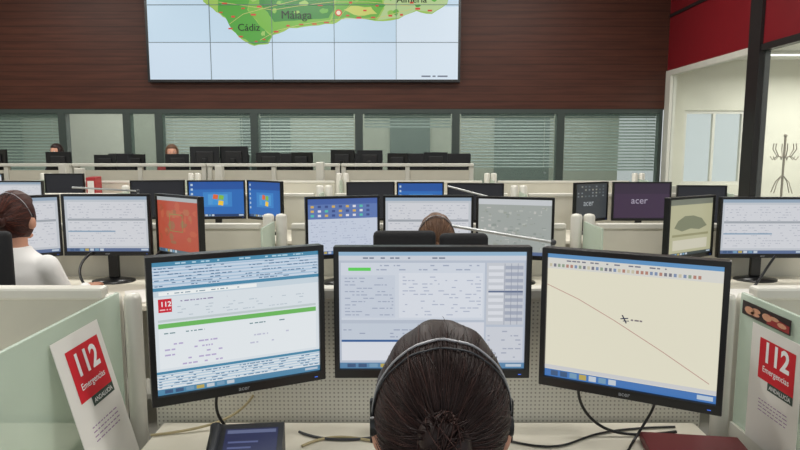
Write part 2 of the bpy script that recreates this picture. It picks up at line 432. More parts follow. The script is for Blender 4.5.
# ---------------------------------------------------------------- monitors
class Screen:
    def __init__(s, w, h, y, z0):
        s.b = MB(); s.w = w; s.h = h; s.y = y; s.z0 = z0
    def P(s, u, v, L): return (-s.w/2+u*s.w, s.y-0.0004*L, s.z0+s.h*(1-v))
    def r(s, u0, v0, u1, v1, col, L=1, e=0.85):
        s.b.add([s.P(u0, v1, L), s.P(u1, v1, L), s.P(u1, v0, L), s.P(u0, v0, L)], [(0, 1, 2, 3)], em(col, e))
    def pg(s, pts, col, L=2, e=0.85):
        s.b.add([s.P(u, v, L) for u, v in pts], [tuple(range(len(pts)))[::-1]], em(col, e))
    def t(s, u, v, size, txt, col, L=4, bold=0.0):
        vs, fs, tw = text_geo(txt, bold); p = s.P(u, v, L)
        s.b.add([(p[0]+x*size, p[1], p[2]+z*size) for x, z in vs], fs, em(col))
    def rows(s, u0, v0, u1, v1, n, col, L=3, dens=0.6, seed=1, hh=0.3):
        R = random.Random(seed); n = n if n == 1 else int(n*1.4); dv = (v1-v0)/n
        hgt = min(dv*hh, 0.012)
        for i in range(n):
            u = u0
            while u < u1:
                l = R.uniform(0.008, 0.035)
                if R.random() < dens: s.r(u, v0+dv*(i+0.5)-hgt/2, min(u+l, u1), v0+dv*(i+0.5)+hgt/2, col, L)
                u += l+R.uniform(0.004, 0.012)+(R.uniform(0.02, 0.08) if R.random() < 0.2 else 0)
    def taskbar(s, v0=0.95, col=(70, 112, 150)):
        s.r(0, v0, 1, 1, col, 2); R = random.Random(5)
        for i in range(7): s.r(0.04+i*0.06, v0+0.008, 0.085+i*0.06, 0.99, R.choice([(120, 160, 190), (200, 210, 220), (60, 90, 130), (190, 170, 90)]), 3)
        s.r(0.9, v0+0.012, 0.985, 0.985, (190, 205, 220), 3)

def c_browser(s):
    s.r(0, 0, 1, 1, (226, 234, 240)); s.r(0, 0, 1, 0.035, (70, 140, 176), 2); s.rows(0.02, 0.0, 0.9, 0.035, 1, (190, 220, 235), 3, 0.7, 2)
    s.r(0, 0.035, 1, 0.19, (208, 222, 238), 2)
    for i in range(6): s.r(0, 0.04+i*0.025, 1, 0.050+i*0.025, (172, 200, 224), 3)
    s.rows(0.01, 0.04, 0.99, 0.19, 5, (70, 110, 150), 4, 0.6, 3)
    s.r(0, 0.19, 1, 0.215, (72, 140, 176), 3); s.r(0, 0.215, 1, 0.26, (206, 220, 230), 2)
    s.r(0.03, 0.222, 0.6, 0.25, (246, 250, 250), 3); s.rows(0.04, 0.225, 0.5, 0.25, 1, (130, 156, 172), 4, 0.7, 6)
    s.r(0.025, 0.275, 0.10, 0.375, (208, 28, 50), 3); s.t(0.036, 0.33, 0.016, '112', (250, 250, 250), 5, 0.02)
    s.rows(0.033, 0.34, 0.093, 0.37, 1, (250, 200, 204), 5, 0.9, 6)
    s.rows(0.13, 0.285, 0.42, 0.315, 1, (150, 140, 176), 3, 0.9, 8); s.rows(0.13, 0.33, 0.9, 0.42, 3, (190, 202, 212), 3, 0.45, 9)
    s.r(0.02, 0.46, 0.98, 0.495, (112, 190, 96), 3); s.r(0.02, 0.43, 0.98, 0.448, (200, 212, 214), 3)
    s.r(0.02, 0.50, 0.98, 0.80, (236, 242, 246), 2)
    s.rows(0.05, 0.52, 0.28, 0.55, 1, (120, 150, 156), 3, 0.9, 10); s.rows(0.55, 0.52, 0.78, 0.55, 1, (120, 150, 156), 3, 0.9, 11)
    s.rows(0.05, 0.60, 0.38, 0.80, 4, (188, 176, 214), 3, 0.6, 12); s.rows(0.55, 0.60, 0.9, 0.72, 2, (200, 202, 222), 3, 0.5, 13)
    s.r(0, 0.82, 1, 0.84, (72, 140, 176), 3)
    for i in range(5): s.r(0, 0.845+i*0.021, 1, 0.853+i*0.021, (180, 206, 226), 3)
    s.rows(0.01, 0.845, 0.99, 0.95, 4, (70, 116, 156), 4, 0.65, 14)
    s.taskbar(0.955, (84, 140, 176))
def c_form(s):
    s.r(0, 0, 1, 1, (190, 199, 214)); s.r(0, 0, 1, 0.035, (150, 186, 214), 2); s.r(0, 0.035, 1, 0.075, (210, 216, 226), 2)
    s.rows(0.02, 0.035, 0.6, 0.075, 1, (120, 130, 150), 3, 0.7, 2)
    s.r(0.01, 0.095, 0.78, 0.58, (214, 221, 232), 2); s.r(0.05, 0.135, 0.17, 0.162, (96, 214, 90), 4)
    s.r(0.012, 0.20, 0.3, 0.56, (206, 214, 227), 3); s.r(0.32, 0.18, 0.77, 0.56, (224, 229, 238), 3)
    s.rows(0.03, 0.21, 0.29, 0.55, 9, (164, 174, 196), 4, 0.6, 3); s.rows(0.34, 0.2, 0.76, 0.55, 9, (180, 188, 208), 4, 0.5, 4)
    s.rows(0.2, 0.1, 0.75, 0.17, 2, (164, 174, 196), 4, 0.5, 8)
    s.r(0.79, 0.095, 0.99, 0.62, (204, 208, 216), 2)
    for i in range(9):
        s.r(0.80, 0.12+i*0.055, 0.88, 0.15+i*0.055, (226, 229, 236), 3); s.r(0.89, 0.12+i*0.055, 0.985, 0.15+i*0.055, (168, 175, 192), 3)
    for i in range(3): s.r(0.885+i*0.035, 0.1, 0.888+i*0.035, 0.62, (150, 157, 176), 4)
    s.r(0.8, 0.33, 0.985, 0.345, (100, 114, 146), 4)
    s.r(0.01, 0.61, 0.62, 0.76, (202, 211, 224), 2); s.r(0.01, 0.75, 0.78, 0.768, (48, 96, 156), 4)
    s.r(0.01, 0.77, 0.78, 0.93, (226, 230, 238), 3); s.rows(0.02, 0.62, 0.6, 0.74, 3, (156, 166, 190), 4, 0.5, 5)
    s.r(0.64, 0.6, 0.78, 0.74, (220, 223, 232), 3); s.r(0.79, 0.64, 0.99, 0.93, (210, 214, 223), 3)
    s.rows(0.8, 0.66, 0.98, 0.92, 5, (170, 176, 194), 4, 0.5, 6)
    s.taskbar(0.95, (90, 136, 176))
def c_map(s):
    s.r(0, 0, 1, 1, (234, 230, 208)); s.r(0, 0, 1, 0.035, (96, 150, 200), 2); s.r(0, 0.035, 1, 0.12, (222, 221, 214), 2)
    s.rows(0.01, 0.035, 0.7, 0.07, 1, (120, 120, 136), 3, 0.8, 2)
    R = random.Random(9)
    for i in range(34): s.r(0.012+i*0.026, 0.08, 0.028+i*0.026, 0.105, R.choice([(130, 148, 180), (184, 134, 118), (148, 166, 142), (204, 196, 170), (124, 124, 136)]), 3)
    def ln(p, q, wd, col):
        d = Vector((q[0]-p[0], q[1]-p[1])); n = Vector((-d.y, d.x)).normalized()*wd
        s.pg([(p[0]+n.x, p[1]+n.y), (q[0]+n.x, q[1]+n.y), (q[0]-n.x, q[1]-n.y), (p[0]-n.x, p[1]-n.y)][::-1], col, 3)
    pts = [(0.0, 0.25), (0.2, 0.345), (0.42, 0.48), (0.7, 0.67), (0.96, 0.86)]
    for a, c in zip(pts, pts[1:]): ln(a, c, 0.0028, (192, 152, 140))
    ln((0.465, 0.43), (0.49, 0.49), 0.004, (50, 50, 70)); ln((0.455, 0.46), (0.5, 0.45), 0.004, (50, 54, 80)); ln((0.47, 0.475), (0.505, 0.47), 0.003, (50, 54, 80))
    s.rows(0.515, 0.445, 0.59, 0.475, 1, (130, 120, 124), 4, 1.0, 3, 0.5)
    s.taskbar(0.94, (70, 122, 190)); s.r(0, 0.905, 1, 0.935, (210, 211, 214), 2)
def c_sheet(s):
    s.r(0, 0, 1, 1, (198, 203, 210)); s.r(0, 0, 1, 0.06, (150, 170, 190), 2); s.r(0.03, 0.1, 0.97, 0.9, (216, 218, 224), 2)
    s.rows(0.05, 0.12, 0.95, 0.88, 12, (180, 184, 196), 3, 0.5, 4); s.r(0.03, 0.40, 0.97, 0.44, (164, 170, 178), 4); s.r(0.03, 0.62, 0.6, 0.645, (140, 166, 190), 4); s.taskbar(0.94, (90, 110, 150))
def c_icons(s):
    s.r(0, 0, 1, 1, (204, 213, 230)); s.r(0, 0, 1, 0.1, (70, 100, 170), 2); s.r(0, 0.1, 1, 0.36, (96, 124, 184), 2)
    R = random.Random(3)
    for i in range(9):
        for j in range(3): s.r(0.04+i*0.1, 0.12+j*0.08, 0.085+i*0.1, 0.16+j*0.08, R.choice([(230, 230, 240), (220, 180, 90), (90, 200, 180), (60, 80, 140)]), 3)
    s.rows(0.04, 0.4, 0.9, 0.9, 9, (170, 180, 204), 3, 0.45, 7); s.taskbar(0.94, (50, 90, 160))
def c_orange(s):
    s.r(0, 0, 1, 1, (186, 82, 60)); s.r(0, 0, 1, 0.07, (178, 184, 186), 2); R = random.Random(6)
    for i in range(26):
        u, v, a, c = R.uniform(0.05, 0.95), R.uniform(0.14, 0.85), R.uniform(.03, .12), R.uniform(.03, .09)
        s.pg([(u+a*math.cos(k_)*R.uniform(.6, 1) if 0 < u+a*math.cos(k_) < 1 else u, v+c*math.sin(k_)) for k_ in [j*1.05 for j in range(6)]][::-1], R.choice([(194, 96, 68), (172, 84, 58), (184, 108, 74), (160, 104, 72)]), 2.2+i*0.05)
    s.r(0.3, 0.3, 0.62, 0.31, (120, 150, 80), 5); s.r(0.3, 0.6, 0.62, 0.61, (120, 150, 80), 5); s.r(0.3, 0.3, 0.31, 0.61, (120, 150, 80), 5); s.r(0.61, 0.3, 0.62, 0.61, (120, 150, 80), 5)
    s.taskbar(0.94, (90, 110, 120))
def c_blue(s):
    s.r(0, 0, 1, 1, (38, 108, 188)); s.r(0, 0, 1, 0.22, (28, 84, 164), 2); s.r(0.25, 0.3, 0.78, 0.72, (56, 134, 206), 2); s.r(0.34, 0.36, 0.70, 0.66, (78, 158, 220), 2.5)
    for (u, v, c) in ((0.43, 0.37, (226, 104, 50)), (0.535, 0.39, (130, 190, 70)), (0.42, 0.53, (60, 150, 220)), (0.525, 0.55, (248, 204, 60))):
        s.pg([(u+0.01, v-0.01), (u+0.05, v-0.005), (u+0.10, v+0.012), (u+0.085, v+0.14), (u+0.04, v+0.125), (u-0.005, v+0.12)][::-1], c, 4)
    for i in range(6): s.r(0.03, 0.06+i*0.13, 0.07, 0.12+i*0.13, (190, 210, 226), 3)
    s.taskbar(0.93, (24, 60, 110))
def c_grey(s):
    s.r(0, 0, 1, 1, (166, 172, 168)); s.r(0, 0, 1, 0.1, (206, 210, 214), 2); R = random.Random(11)
    for i in range(110):
        u, v = R.uniform(0.02, 0.92), R.uniform(0.12, 0.88); s.r(u, v, u+R.uniform(.01, .06), v+R.uniform(.01, .05), R.choice([(186, 190, 184), (148, 157, 151), (158, 164, 154), (194, 194, 190)]), 2.5+i*0.01)
    s.taskbar(0.94, (90, 110, 150))
def c_terrain(s):
    s.r(0, 0, 1, 1, (186, 184, 150)); s.r(0, 0, 1, 0.1, (120, 124, 110), 2)
    s.pg([(0.12, 0.5), (0.2, 0.38), (0.35, 0.3), (0.55, 0.3), (0.75, 0.36), (0.88, 0.5), (0.7, 0.56), (0.5, 0.53), (0.3, 0.57)][::-1], (126, 130, 104), 3); s.r(0.08, 0.62, 0.92, 0.66, (150, 148, 112), 3); s.r(0.1, 0.72, 0.9, 0.9, (210, 206, 186), 3); s.taskbar(0.95, (60, 70, 70))
def c_dark(s):
    s.r(0, 0, 1, 1, (24, 26, 36), 1, 0.8)
def c_speck(s):
    s.r(0, 0, 1, 1, (62, 66, 70), 1); R = random.Random(2)
    for i in range(8):
        for j in range(4):
            if R.random() < 0.75: s.r(0.05+i*0.115, 0.06+j*0.09, 0.10+i*0.115, 0.10+j*0.09, R.choice([(130, 136, 140), (100, 108, 112), (150, 150, 140)]), 3)
    s.t(0.24, 0.62, 0.075, 'acer', (176, 182, 186), 4, 0.0)
def c_purple(s):
    s.r(0, 0, 1, 1, (60, 40, 68)); s.r(0.0, 0.0, 1, 0.3, (50, 34, 58), 2); s.t(0.31, 0.58, 0.085, 'acer', (176, 168, 186), 4, 0.0)

def monitor(loc, rz, w, ztop, content, label, group, arm_to=None, h=0.347, logo=True):
    """origin on the desk (stand) or at the screen's lower edge (arm mounted)"""
    deg = math.radians(rz)
    rt = root('monitor', loc, deg, label, 'monitor', group)
    zt = ztop-loc[2]; zb = zt-h
    bz, bb = 0.0135, 0.024
    b = MB()
    b.box(-w/2, w/2, 0.004, 0.03, zb, zt, BLACK, 0.003)
    b.box(-w/2, w/2, -0.006, 0.006, zt-bz, zt, BLACK, 0.002); b.box(-w/2, w/2, -0.006, 0.006, zb, zb+bb, BLACK, 0.002)
    b.box(-w/2, -w/2+bz, -0.0058, 0.006, zb+0.002, zt-0.002, BLACK, 0.002); b.box(w/2-bz, w/2, -0.0058, 0.006, zb+0.002, zt-0.002, BLACK, 0.002)
    b.box(-w*0.3, w*0.3, 0.028, 0.055, zb+h*0.2, zb+h*0.8, BLACKM, 0.012)
    if logo:
        vs, fs, tw = text_geo('acer', 0.01); sz = 0.015
        b.add([(x*sz-tw*sz/2, -0.0066, zb+0.008+z*sz) for x, z in vs], fs, mat('logo_grey', (150, 152, 156), 0.3))
    b.box(w/2-0.03, w/2-0.022, -0.0068, -0.005, zb+0.01, zb+0.0115, em((60, 120, 255), 1.0))
    b.obj('casing', rt)
    s = Screen(w-2*bz, h-bz-bb, 0.0035, zb+bb); content(s); s.b.obj('display', rt)
    b = MB()
    if arm_to is not None:
        M = Matrix.Rotation(-deg, 3, 'Z'); p = M @ (Vector(arm_to)-Vector(loc))
        b.box(-0.05, 0.05, 0.05, 0.06, zb+h*0.35, zb+h*0.35+0.1, DGREY)
        zz = zb+h*0.35+0.05
        b.tube([(0, 0.055, zz), (p.x*0.5, (p.y+0.055)*0.55+0.01, zz), (p.x, p.y, p.z)], 0.014, DGREY)
        b.obj('mounting_arm', rt)
    else:
        b.box(-0.03, 0.03, 0.05, 0.075, 0.02, zb+h*0.5, BLACK, 0.006); b.obj('neck', rt)
        b = MB(); rings = [(0, 0.05, 0.0, 0.12, 0.09), (0, 0.05, 0.008, 0.12, 0.09), (0, 0.055, 0.02, 0.05, 0.04)]; b.loft(rings, BLACK); b.obj('base', rt)
    return rt

DZ = 0.74
G1 = 'monitors on the nearest desk'; G2 = 'monitors on the second desk row'; G3 = 'monitors on the third desk row'
monitor((-0.379, 1.444, 0.913), 26, 0.415, 1.259, c_browser, 'black monitor showing a web page with a green band', G1, (-0.33, 1.668, 1.03), 0.348)
monitor((0.084, 1.57, 0.90), 0, 0.51, 1.249, c_form, 'black monitor showing a grey blue data entry form', G1, (0.08, 1.668, 1.03), 0.349)
monitor((0.538, 1.424, 0.903), -28, 0.415, 1.255, c_map, 'black monitor showing a cream map with diagonal line', G1, (0.5, 1.668, 1.03), 0.352)
monitor((-2.10, 3.36, DZ), 30, 0.44, 1.24, c_sheet, 'black monitor with a pale window beside seated woman', G2)
monitor((-1.64, 3.44, DZ), 0, 0.49, 1.245, c_sheet, 'black monitor with a grey table of data', G2)
monitor((-1.215, 3.36, DZ), -38, 0.42, 1.245, c_orange, 'black monitor showing an orange relief map', G2)
monitor((-0.315, 3.42, DZ), 18, 0.42, 1.235, c_icons, 'black monitor showing desktop icons over a window', G2)
monitor((0.16, 3.48, DZ), 0, 0.51, 1.235, c_sheet, 'black monitor with a pale spreadsheet', G2)
monitor((0.635, 3.42, DZ), -18, 0.43, 1.23, c_grey, 'black monitor showing a grey aerial view', G2)
monitor((1.61, 3.40, DZ), 32, 0.42, 1.235, c_terrain, 'black monitor showing an olive terrain picture', G2)
monitor((2.06, 3.48, DZ), 0, 0.51, 1.225, c_sheet, 'black monitor with a pale form', G2)
for x, y, rz, w_, zt, c, lb in ((-3.42, 5.5, 0, 0.5, 1.21, c_sheet, 'black monitor with a pale screen'), (-2.15, 5.5, 12, 0.46, 1.215, c_dark, 'black monitor with dark blue screen'),
        (-1.63, 5.5, 6, 0.50, 1.215, c_blue, 'black monitor with bright blue desktop and window logo'), (-1.19, 5.42, -34, 0.42, 1.215, c_blue, 'angled black monitor with bright blue desktop'),
        (-0.26, 5.5, 8, 0.43, 1.2, c_dark, 'black monitor switched off'), (0.18, 5.5, 0, 0.42, 1.2, c_blue, 'black monitor with blue desktop'), (0.67, 5.5, -5, 0.5, 1.19, c_dark, 'black monitor with dark screen'),
        (1.69, 5.45, 32, 0.42, 1.2, c_speck, 'angled monitor with dark grey desktop icons'), (2.15, 5.5, 0, 0.52, 1.2, c_purple, 'monitor with dark purple screen'), (2.68, 5.5, -8, 0.42, 1.17, c_dark, 'black monitor with dark screen')):
    monitor((x, y, DZ), rz, w_, zt, c, lb, G3, logo=False)
G4 = 'monitors on the fourth desk row'
for x, c in ((-4.9, c_sheet), (-3.95, c_dark)):
    monitor((x, 7.3, DZ), 0, 0.46, 1.20, c, 'distant black monitor on the fourth desk row', G4, logo=False)

# ---------------------------------------------------------------- desk rows
def desk(cx, y0, y1, wd, label, group):
    r = root('desk', (cx, (y0+y1)/2, 0), 0, label, 'desk', group)
    d = (y1-y0)/2; wd = wd/2
    b = MB(); b.box(-wd, wd, -d, d, DZ-0.03, DZ, WHITE, 0.006); b.obj('worktop', r)
    for x in (-wd+0.08, wd-0.08):
        b = MB(); b.box(x-0.02, x+0.02, -d+0.1, d-0.08, 0.03, DZ-0.03, BEIGE, 0.004); b.box(x-0.03, x+0.03, -d+0.05, d-0.03, 0, 0.03, RAIL, 0.005); b.obj('leg', r)
    return r
def screen_panel(cx, y, wd, label, group, top=1.12, m=None):
    r = root('desk_screen', (cx, y, 0), 0, label, 'desk screen', group)
    w2 = wd/2-0.01
    b = MB(); b.box(-w2, w2, -0.012, 0.012, 0.1, top-0.035, m or PLAINP); b.obj('panel', r)
    b = MB(); b.box(-w2, w2, -0.022, 0.022, top-0.035, top, RAIL, 0.008); b.obj('top_rail', r)
    for x in (-w2+0.1, w2-0.1):
        b = MB(); b.box(x-0.02, x+0.02, -0.025, 0.025, 0, 0.1, RAIL); b.obj('foot', r)
    return r
def divider(x, y0, y1, label, group, top=1.12, ptop=1.095, pr=0.023):
    """glass side divider running in depth, with round posts at the rear"""
    r = root('desk_divider', (x, y1, 0), 0, label, 'desk divider', group)
    L = y1-y0
    b = MB(); b.box(-0.005, 0.005, -L, -0.03, DZ+0.02, top, FROST, 0.002); b.obj('glass_pane', r)
    for dx in (-pr*1.13, pr*1.13):
        b = MB()
        b.loft([(dx, 0, 0, pr, pr), (dx, 0, ptop, pr, pr), (dx, 0, ptop+0.012, pr*0.8, pr*0.8), (dx, 0, ptop+0.016, pr*0.3, pr*0.3)], RAIL, 20); b.obj('post', r)
    b = MB(); b.box(-0.012, 0.012, -L, -0.03, DZ-0.02, DZ+0.02, RAIL); b.box(-0.012, 0.012, -L, -L+0.03, 0, DZ-0.02, RAIL); b.obj('lower_rail', r)
    return r
GD = ['', 'desks in the nearest row', 'desks in the second row', 'desks in the third row', 'desks in the fourth row']
rowdef = [(1, 1.68, [-1.58, 0.08, 1.74], 1.66, 0.75, 1.095, 0.023, 1.12, 0.11), (2, 3.66, [-3.46, -1.64, 0.17, 1.98], 1.81, 0.40, 1.10, 0.033, 1.055, 0.16), (3, 5.78, [-5.2, -3.4, -1.6, 0.2, 2.0], 1.8, 0.40, 1.14, 0.036, 1.08, 0.17), (4, 7.6, [-5.2, -3.4, -1.6, 0.2, 2.0], 1.8, 0.36, 1.18, 0.036, 1.10, 0.17)]
for n, yp, cs, pitch, gl, pt, pr, tp, gap in rowdef:
    d1 = desk(cs[0], yp-0.72, yp-0.03, pitch-0.18, 'white laminate operator desk', GD[n])
    s1 = screen_panel(cs[0], yp, pitch-gap, 'plain pale screen along an operator desk', 'screens along '+GD[n], tp)
    for c in cs[1:]:
        dup(d1, (c, yp-0.375, 0), 0)
        if n == 1 and abs(c-0.08) < 0.01:
            screen_panel(c, yp, pitch-gap, 'pale perforated metal screen along a white operator desk', 'screens along '+GD[n], tp, PERF)
        else: dup(s1, (c, yp, 0), 0)
    q = divider(cs[0]-pitch/2, yp-gl, yp-0.04, 'pale frosted glass desk divider with round posts', 'dividers between '+GD[n], min(1.12, tp+0.02), pt, pr)
    for c in cs:
        dup(q, (c+pitch/2, yp-0.04, 0), 0)

# far raised row
b = MB(); b.box(-8.9, 1.9, 8.45, 10.18, 0, 0.28, mat('platform_grey', (120, 118, 110), 0.6)); tag(b.obj('floor_platform'), 'low raised floor platform', None, None, 'structure')
GF = 'white screens of the far raised desk row'
r0 = root('counter_screen', (-5.3, 8.4, 0), 0, 'white counter screen with top shelf at the raised row', 'desk screen', GF)
b = MB(); b.box(-0.88, 0.88, -0.015, 0.015, 0.05, 1.20, BEIGE); b.obj('panel', r0)
b = MB(); b.box(-0.89, 0.89, -0.06, 0.08, 1.25, 1.29, RAIL, 0.006); b.obj('top_shelf', r0)
for x in (-0.86, 0.0, 0.86):
    b = MB(); b.box(x-0.03, x+0.03, -0.035, 0.035, 0, 1.25, RAIL, 0.005); b.obj('post', r0)
for x in (-7.1, -3.5, -1.7, 0.1): dup(r0, (x, 8.4, 0), 0)
d0 = root('desk', (-5.3, 8.85, 0.28), 0, 'white desk on the raised platform', 'desk', 'raised row desks')
b = MB(); b.box(-0.88, 0.88, -0.33, 0.33, 0.72, 0.75, WHITE); b.obj('worktop', d0)
for x in (-0.8, 0.8):
    b = MB(); b.box(x-0.02, x+0.02, -0.3, 0.3, 0, 0.72, BEIGE); b.obj('leg', d0)
for x in (-7.1, -3.5, -1.7, 0.1): dup(d0, (x, 8.85, 0.28), 0)
fm = None
for px in (-6.0, -5.62, -4.75, -4.1, -3.68, -3.12, -2.72, -2.32, -1.84, -1.36, -0.80, -0.42, -0.02, 0.50):
    if fm is None:
        fm = monitor((px, 8.74, 1.03), 180, 0.36, 1.47, c_sheet, 'small black monitor seen from its back on raised desk', 'monitors on the raised row', None, 0.3, False)
    else:
        n_ = dup(fm, (px, 8.74+RND.uniform(-.06, .06), 1.03), math.radians(180+RND.uniform(-30, 30)))
        s_ = RND.uniform(0.84, 1.12); n_.scale = (s_, s_, s_)
for x, y, h in ((-1.02, 7.95, 1.32), (-4.32, 8.0, 1.3), (-4.12, 8.0, 1.24), (-2.35, 8.1, 1.27)):
    b = MB(); b.box(-0.05, 0.05, -0.05, 0.05, 0, h, RAIL, 0.01)
    tag(b.obj('service_post', None, (x, y, 0)), 'white square service post between desk rows', 'post', 'service posts')
rb = root('binder', (-3.60, 7.30, DZ), 0.2, 'red ring binder standing on a far desk', 'binder')
b = MB(); b.box(-0.05, 0.05, -0.14, 0.14, 0, 0.42, mat('binder_red', (170, 44, 48), 0.5), 0.004); b.obj('cover', rb)
b = MB(); b.box(-0.035, 0.035, -0.1405, -0.138, 0.2, 0.38, PAPER); b.obj('spine_label', rb)

def lamp(base, tip, h, label):
    r = root('desk_lamp', base, 0, label, 'lamp', 'slim desk lamps')
    t = Vector(tip)-Vector(base)
    b = MB(); b.loft([(0, 0, 0, 0.05, 0.05), (0, 0, 0.012, 0.05, 0.05), (0, 0, 0.016, 0.04, 0.04)], ALU); b.obj('base', r)
    b = MB(); b.cyl((0, 0, 0.01), (0, 0, h), 0.009, ALU); b.ell((0, 0, h), (0.016,)*3, DGREY); b.obj('pole', r)
    b = MB(); b.tube([(0, 0, h), (t.x*0.5, t.y*0.5, h+(t.z-h)*0.5), tuple(t)], 0.008, ALU); b.obj('light_bar', r)
lamp((0.80, 3.2, DZ), (0.20, 3.18, 1.11), 0.27, 'slim aluminium desk lamp with long straight arm')
lamp((0.78, 5.22, DZ), (0.40, 5.2, 1.18), 0.34, 'slim aluminium desk lamp on the third desk row')
lamp((-2.20, 5.2, DZ), (-2.75, 5.2, 1.17), 0.40, 'slim aluminium desk lamp on the third desk row')

# ---------------------------------------------------------------- posters
def poster(name, loc, rot, w_, h_, label):
    r = root(name, loc, 0, label, 'sign', '112 emergency notices', rot)
    b = MB(); b.box(-w_/2, w_/2, 0, 0.0015, 0, h_, PAPER); b.obj('sheet', r)
    b = MB()
    def q(u0, v0, u1, v1, y, m):
        x0, x1 = -w_/2+u0*w_, -w_/2+u1*w_; z0, z1 = h_*(1-v1), h_*(1-v0)
        b.add([(x0, y, z0), (x1, y, z0), (x1, y, z1), (x0, y, z1)], [(0, 1, 2, 3)], m)
    q(0.19, 0.09, 0.89, 0.43, -0.0006, RED); q(0.40, 0.43, 0.89, 0.495, -0.0006, PRINTG)
    def tx(s_, u, v, sz, m, bold):
        vs, fs, tw = text_geo(s_, bold)
        b.add([(-w_/2+u*w_+(x-tw/2)*sz, -0.0012, h_*(1-v)+z*sz) for x, z in vs], fs, m)
    tx('112', 0.53, 0.27, 0.070*w_/0.2, PRINTW, 0.03); tx('Emergencias', 0.54, 0.36, 0.021*w_/0.2, PRINTW, 0.01)
    tx('ANDALUCÍA', 0.645, 0.478, 0.0145*w_/0.2, PRINTW, 0.01)
    rr = random.Random(4)
    for i in range(4):
        u = 0.24
        while u < 0.8:
            l = rr.uniform(0.03, 0.09); q(u, 0.60+i*0.03, min(u+l, 0.82), 0.608+i*0.03, -0.0006, PRINTP); u += l+0.02
    b.obj('print', r)
    return r
poster('notice_sheet', (-0.652, 1.372, DZ+0.001), (math.radians(-14.5), 0, math.radians(90)), 0.205, 0.355, 'white sheet with red 112 sign leaning on glass divider')
poster('notice_sheet', (0.895, 1.430, DZ+0.022), (0, 0, math.radians(-90)), 0.20, 0.30, 'white sheet with red 112 sign on glass divider')

r = root('photo_card', (0.897, 1.475, 1.070), 0, 'small glossy photo strip of hands on glass divider', 'photo', None, (0, 0, math.radians(-90)))
b = MB(); b.box(-0.11, 0.09, 0.0, 0.002, 0, 0.036, mat('card_dark', (46, 34, 36), 0.3)); b.obj('card', r)
b = MB(); HB = mat('photo_skin', (206, 152, 122), 0.5, var=0.25, scale=60); HR = mat('photo_red', (150, 44, 46), 0.5)
def blob(cx, cz, rx, rz_, m, yy): b.add([(cx+rx*math.cos(a), yy, cz+rz_*math.sin(a)) for a in [j*math.pi/6 for j in range(12)]], [tuple(range(12))], m)
b.add([(0.0, -0.0004, 0.003), (0.088, -0.0004, 0.003), (0.088, -0.0004, 0.020), (0.0, -0.0004, 0.028)], [(0, 1, 2, 3)], HR)
for cx, cz, rx, rz_ in ((-0.075, 0.016, 0.022, 0.010), (-0.045, 0.022, 0.018, 0.006), (-0.05, 0.012, 0.020, 0.005), (0.0, 0.018, 0.02, 0.009), (0.03, 0.022, 0.018, 0.005), (0.06, 0.014, 0.018, 0.006)):
    blob(cx, cz, rx, rz_, HB, -0.0009)
b.obj('picture', r)

# ---------------------------------------------------------------- desk items
r = root('desk_phone', (-0.368, 1.395, DZ), math.radians(6), 'dark grey desk telephone with tilted blue screen', 'telephone')
b = MB()
prof = [(-0.11, 0.0), (-0.11, 0.02), (0.06, 0.085), (0.075, 0.08), (0.075, 0.0)]
vs = [(x, y, z) for x in (-0.088, 0.088) for y, z in prof]; n_ = len(prof)
b.add(vs, [tuple(range(n_)), tuple(range(n_, 2*n_))[::-1]]+[(i, i+n_, (i+1) % n_+n_, (i+1) % n_) for i in range(n_)], DGREY)
b.obj('body', r)
sl = (0.065/0.17)
def ph(x0, x1, y0, y1, m, up=0.001): return [(x, y, 0.02+(y+0.11)*sl+up) for x, y in ((x0, y0), (x1, y0), (x1, y1), (x0, y1))]
b = MB(); b.add(ph(-0.05, 0.075, -0.045, 0.045, None, 0.0015), [(0, 1, 2, 3)], em((60, 66, 110), 0.5)); b.add(ph(-0.045, 0.07, 0.03, 0.04, None, 0.0022), [(0, 1, 2, 3)], em((120, 130, 170), 0.6))
for i in range(3): b.add(ph(-0.04, 0.0+0.015*i, -0.03+i*0.016, -0.025+i*0.016, None, 0.0022), [(0, 1, 2, 3)], em((110, 120, 170), 0.6))
b.obj('display', r)
b = MB()
for i in range(6):
    for j in range(2):
        x = -0.05+i*0.02; y = -0.1+j*0.022; z = 0.02+(y+0.11)*sl
        b.box(x, x+0.014, y, y+0.014, z-0.001, z+0.006, BLACKM)
b.obj('keypad', r)
b = MB(); b.tube([(-0.074, -0.1, 0.03), (-0.072, -0.06, 0.046), (-0.072, 0.0, 0.068), (-0.074, 0.05, 0.086)], 0.013, DGREY, 12, [0.015, 0.010, 0.010, 0.015]); b.obj('handset', r)

r = root('folder', (0.735, 1.44, DZ), math.radians(-8), 'burgundy document folder lying on the desk', 'folder')
b = MB(); b.box(-0.12, 0.12, -0.09, 0.09, 0, 0.006, mat('folder_red', (110, 38, 44), 0.45), 0.002); b.box(-0.12, 0.12, -0.09, 0.09, 0.018, 0.023, _m['folder_red'], 0.002); b.box(-0.12, -0.115, -0.09, 0.09, 0.003, 0.02, _m['folder_red']); b.obj('cover', r)
b = MB(); b.box(-0.113, 0.115, -0.085, 0.085, 0.006, 0.018, PAPER); b.obj('pages', r)

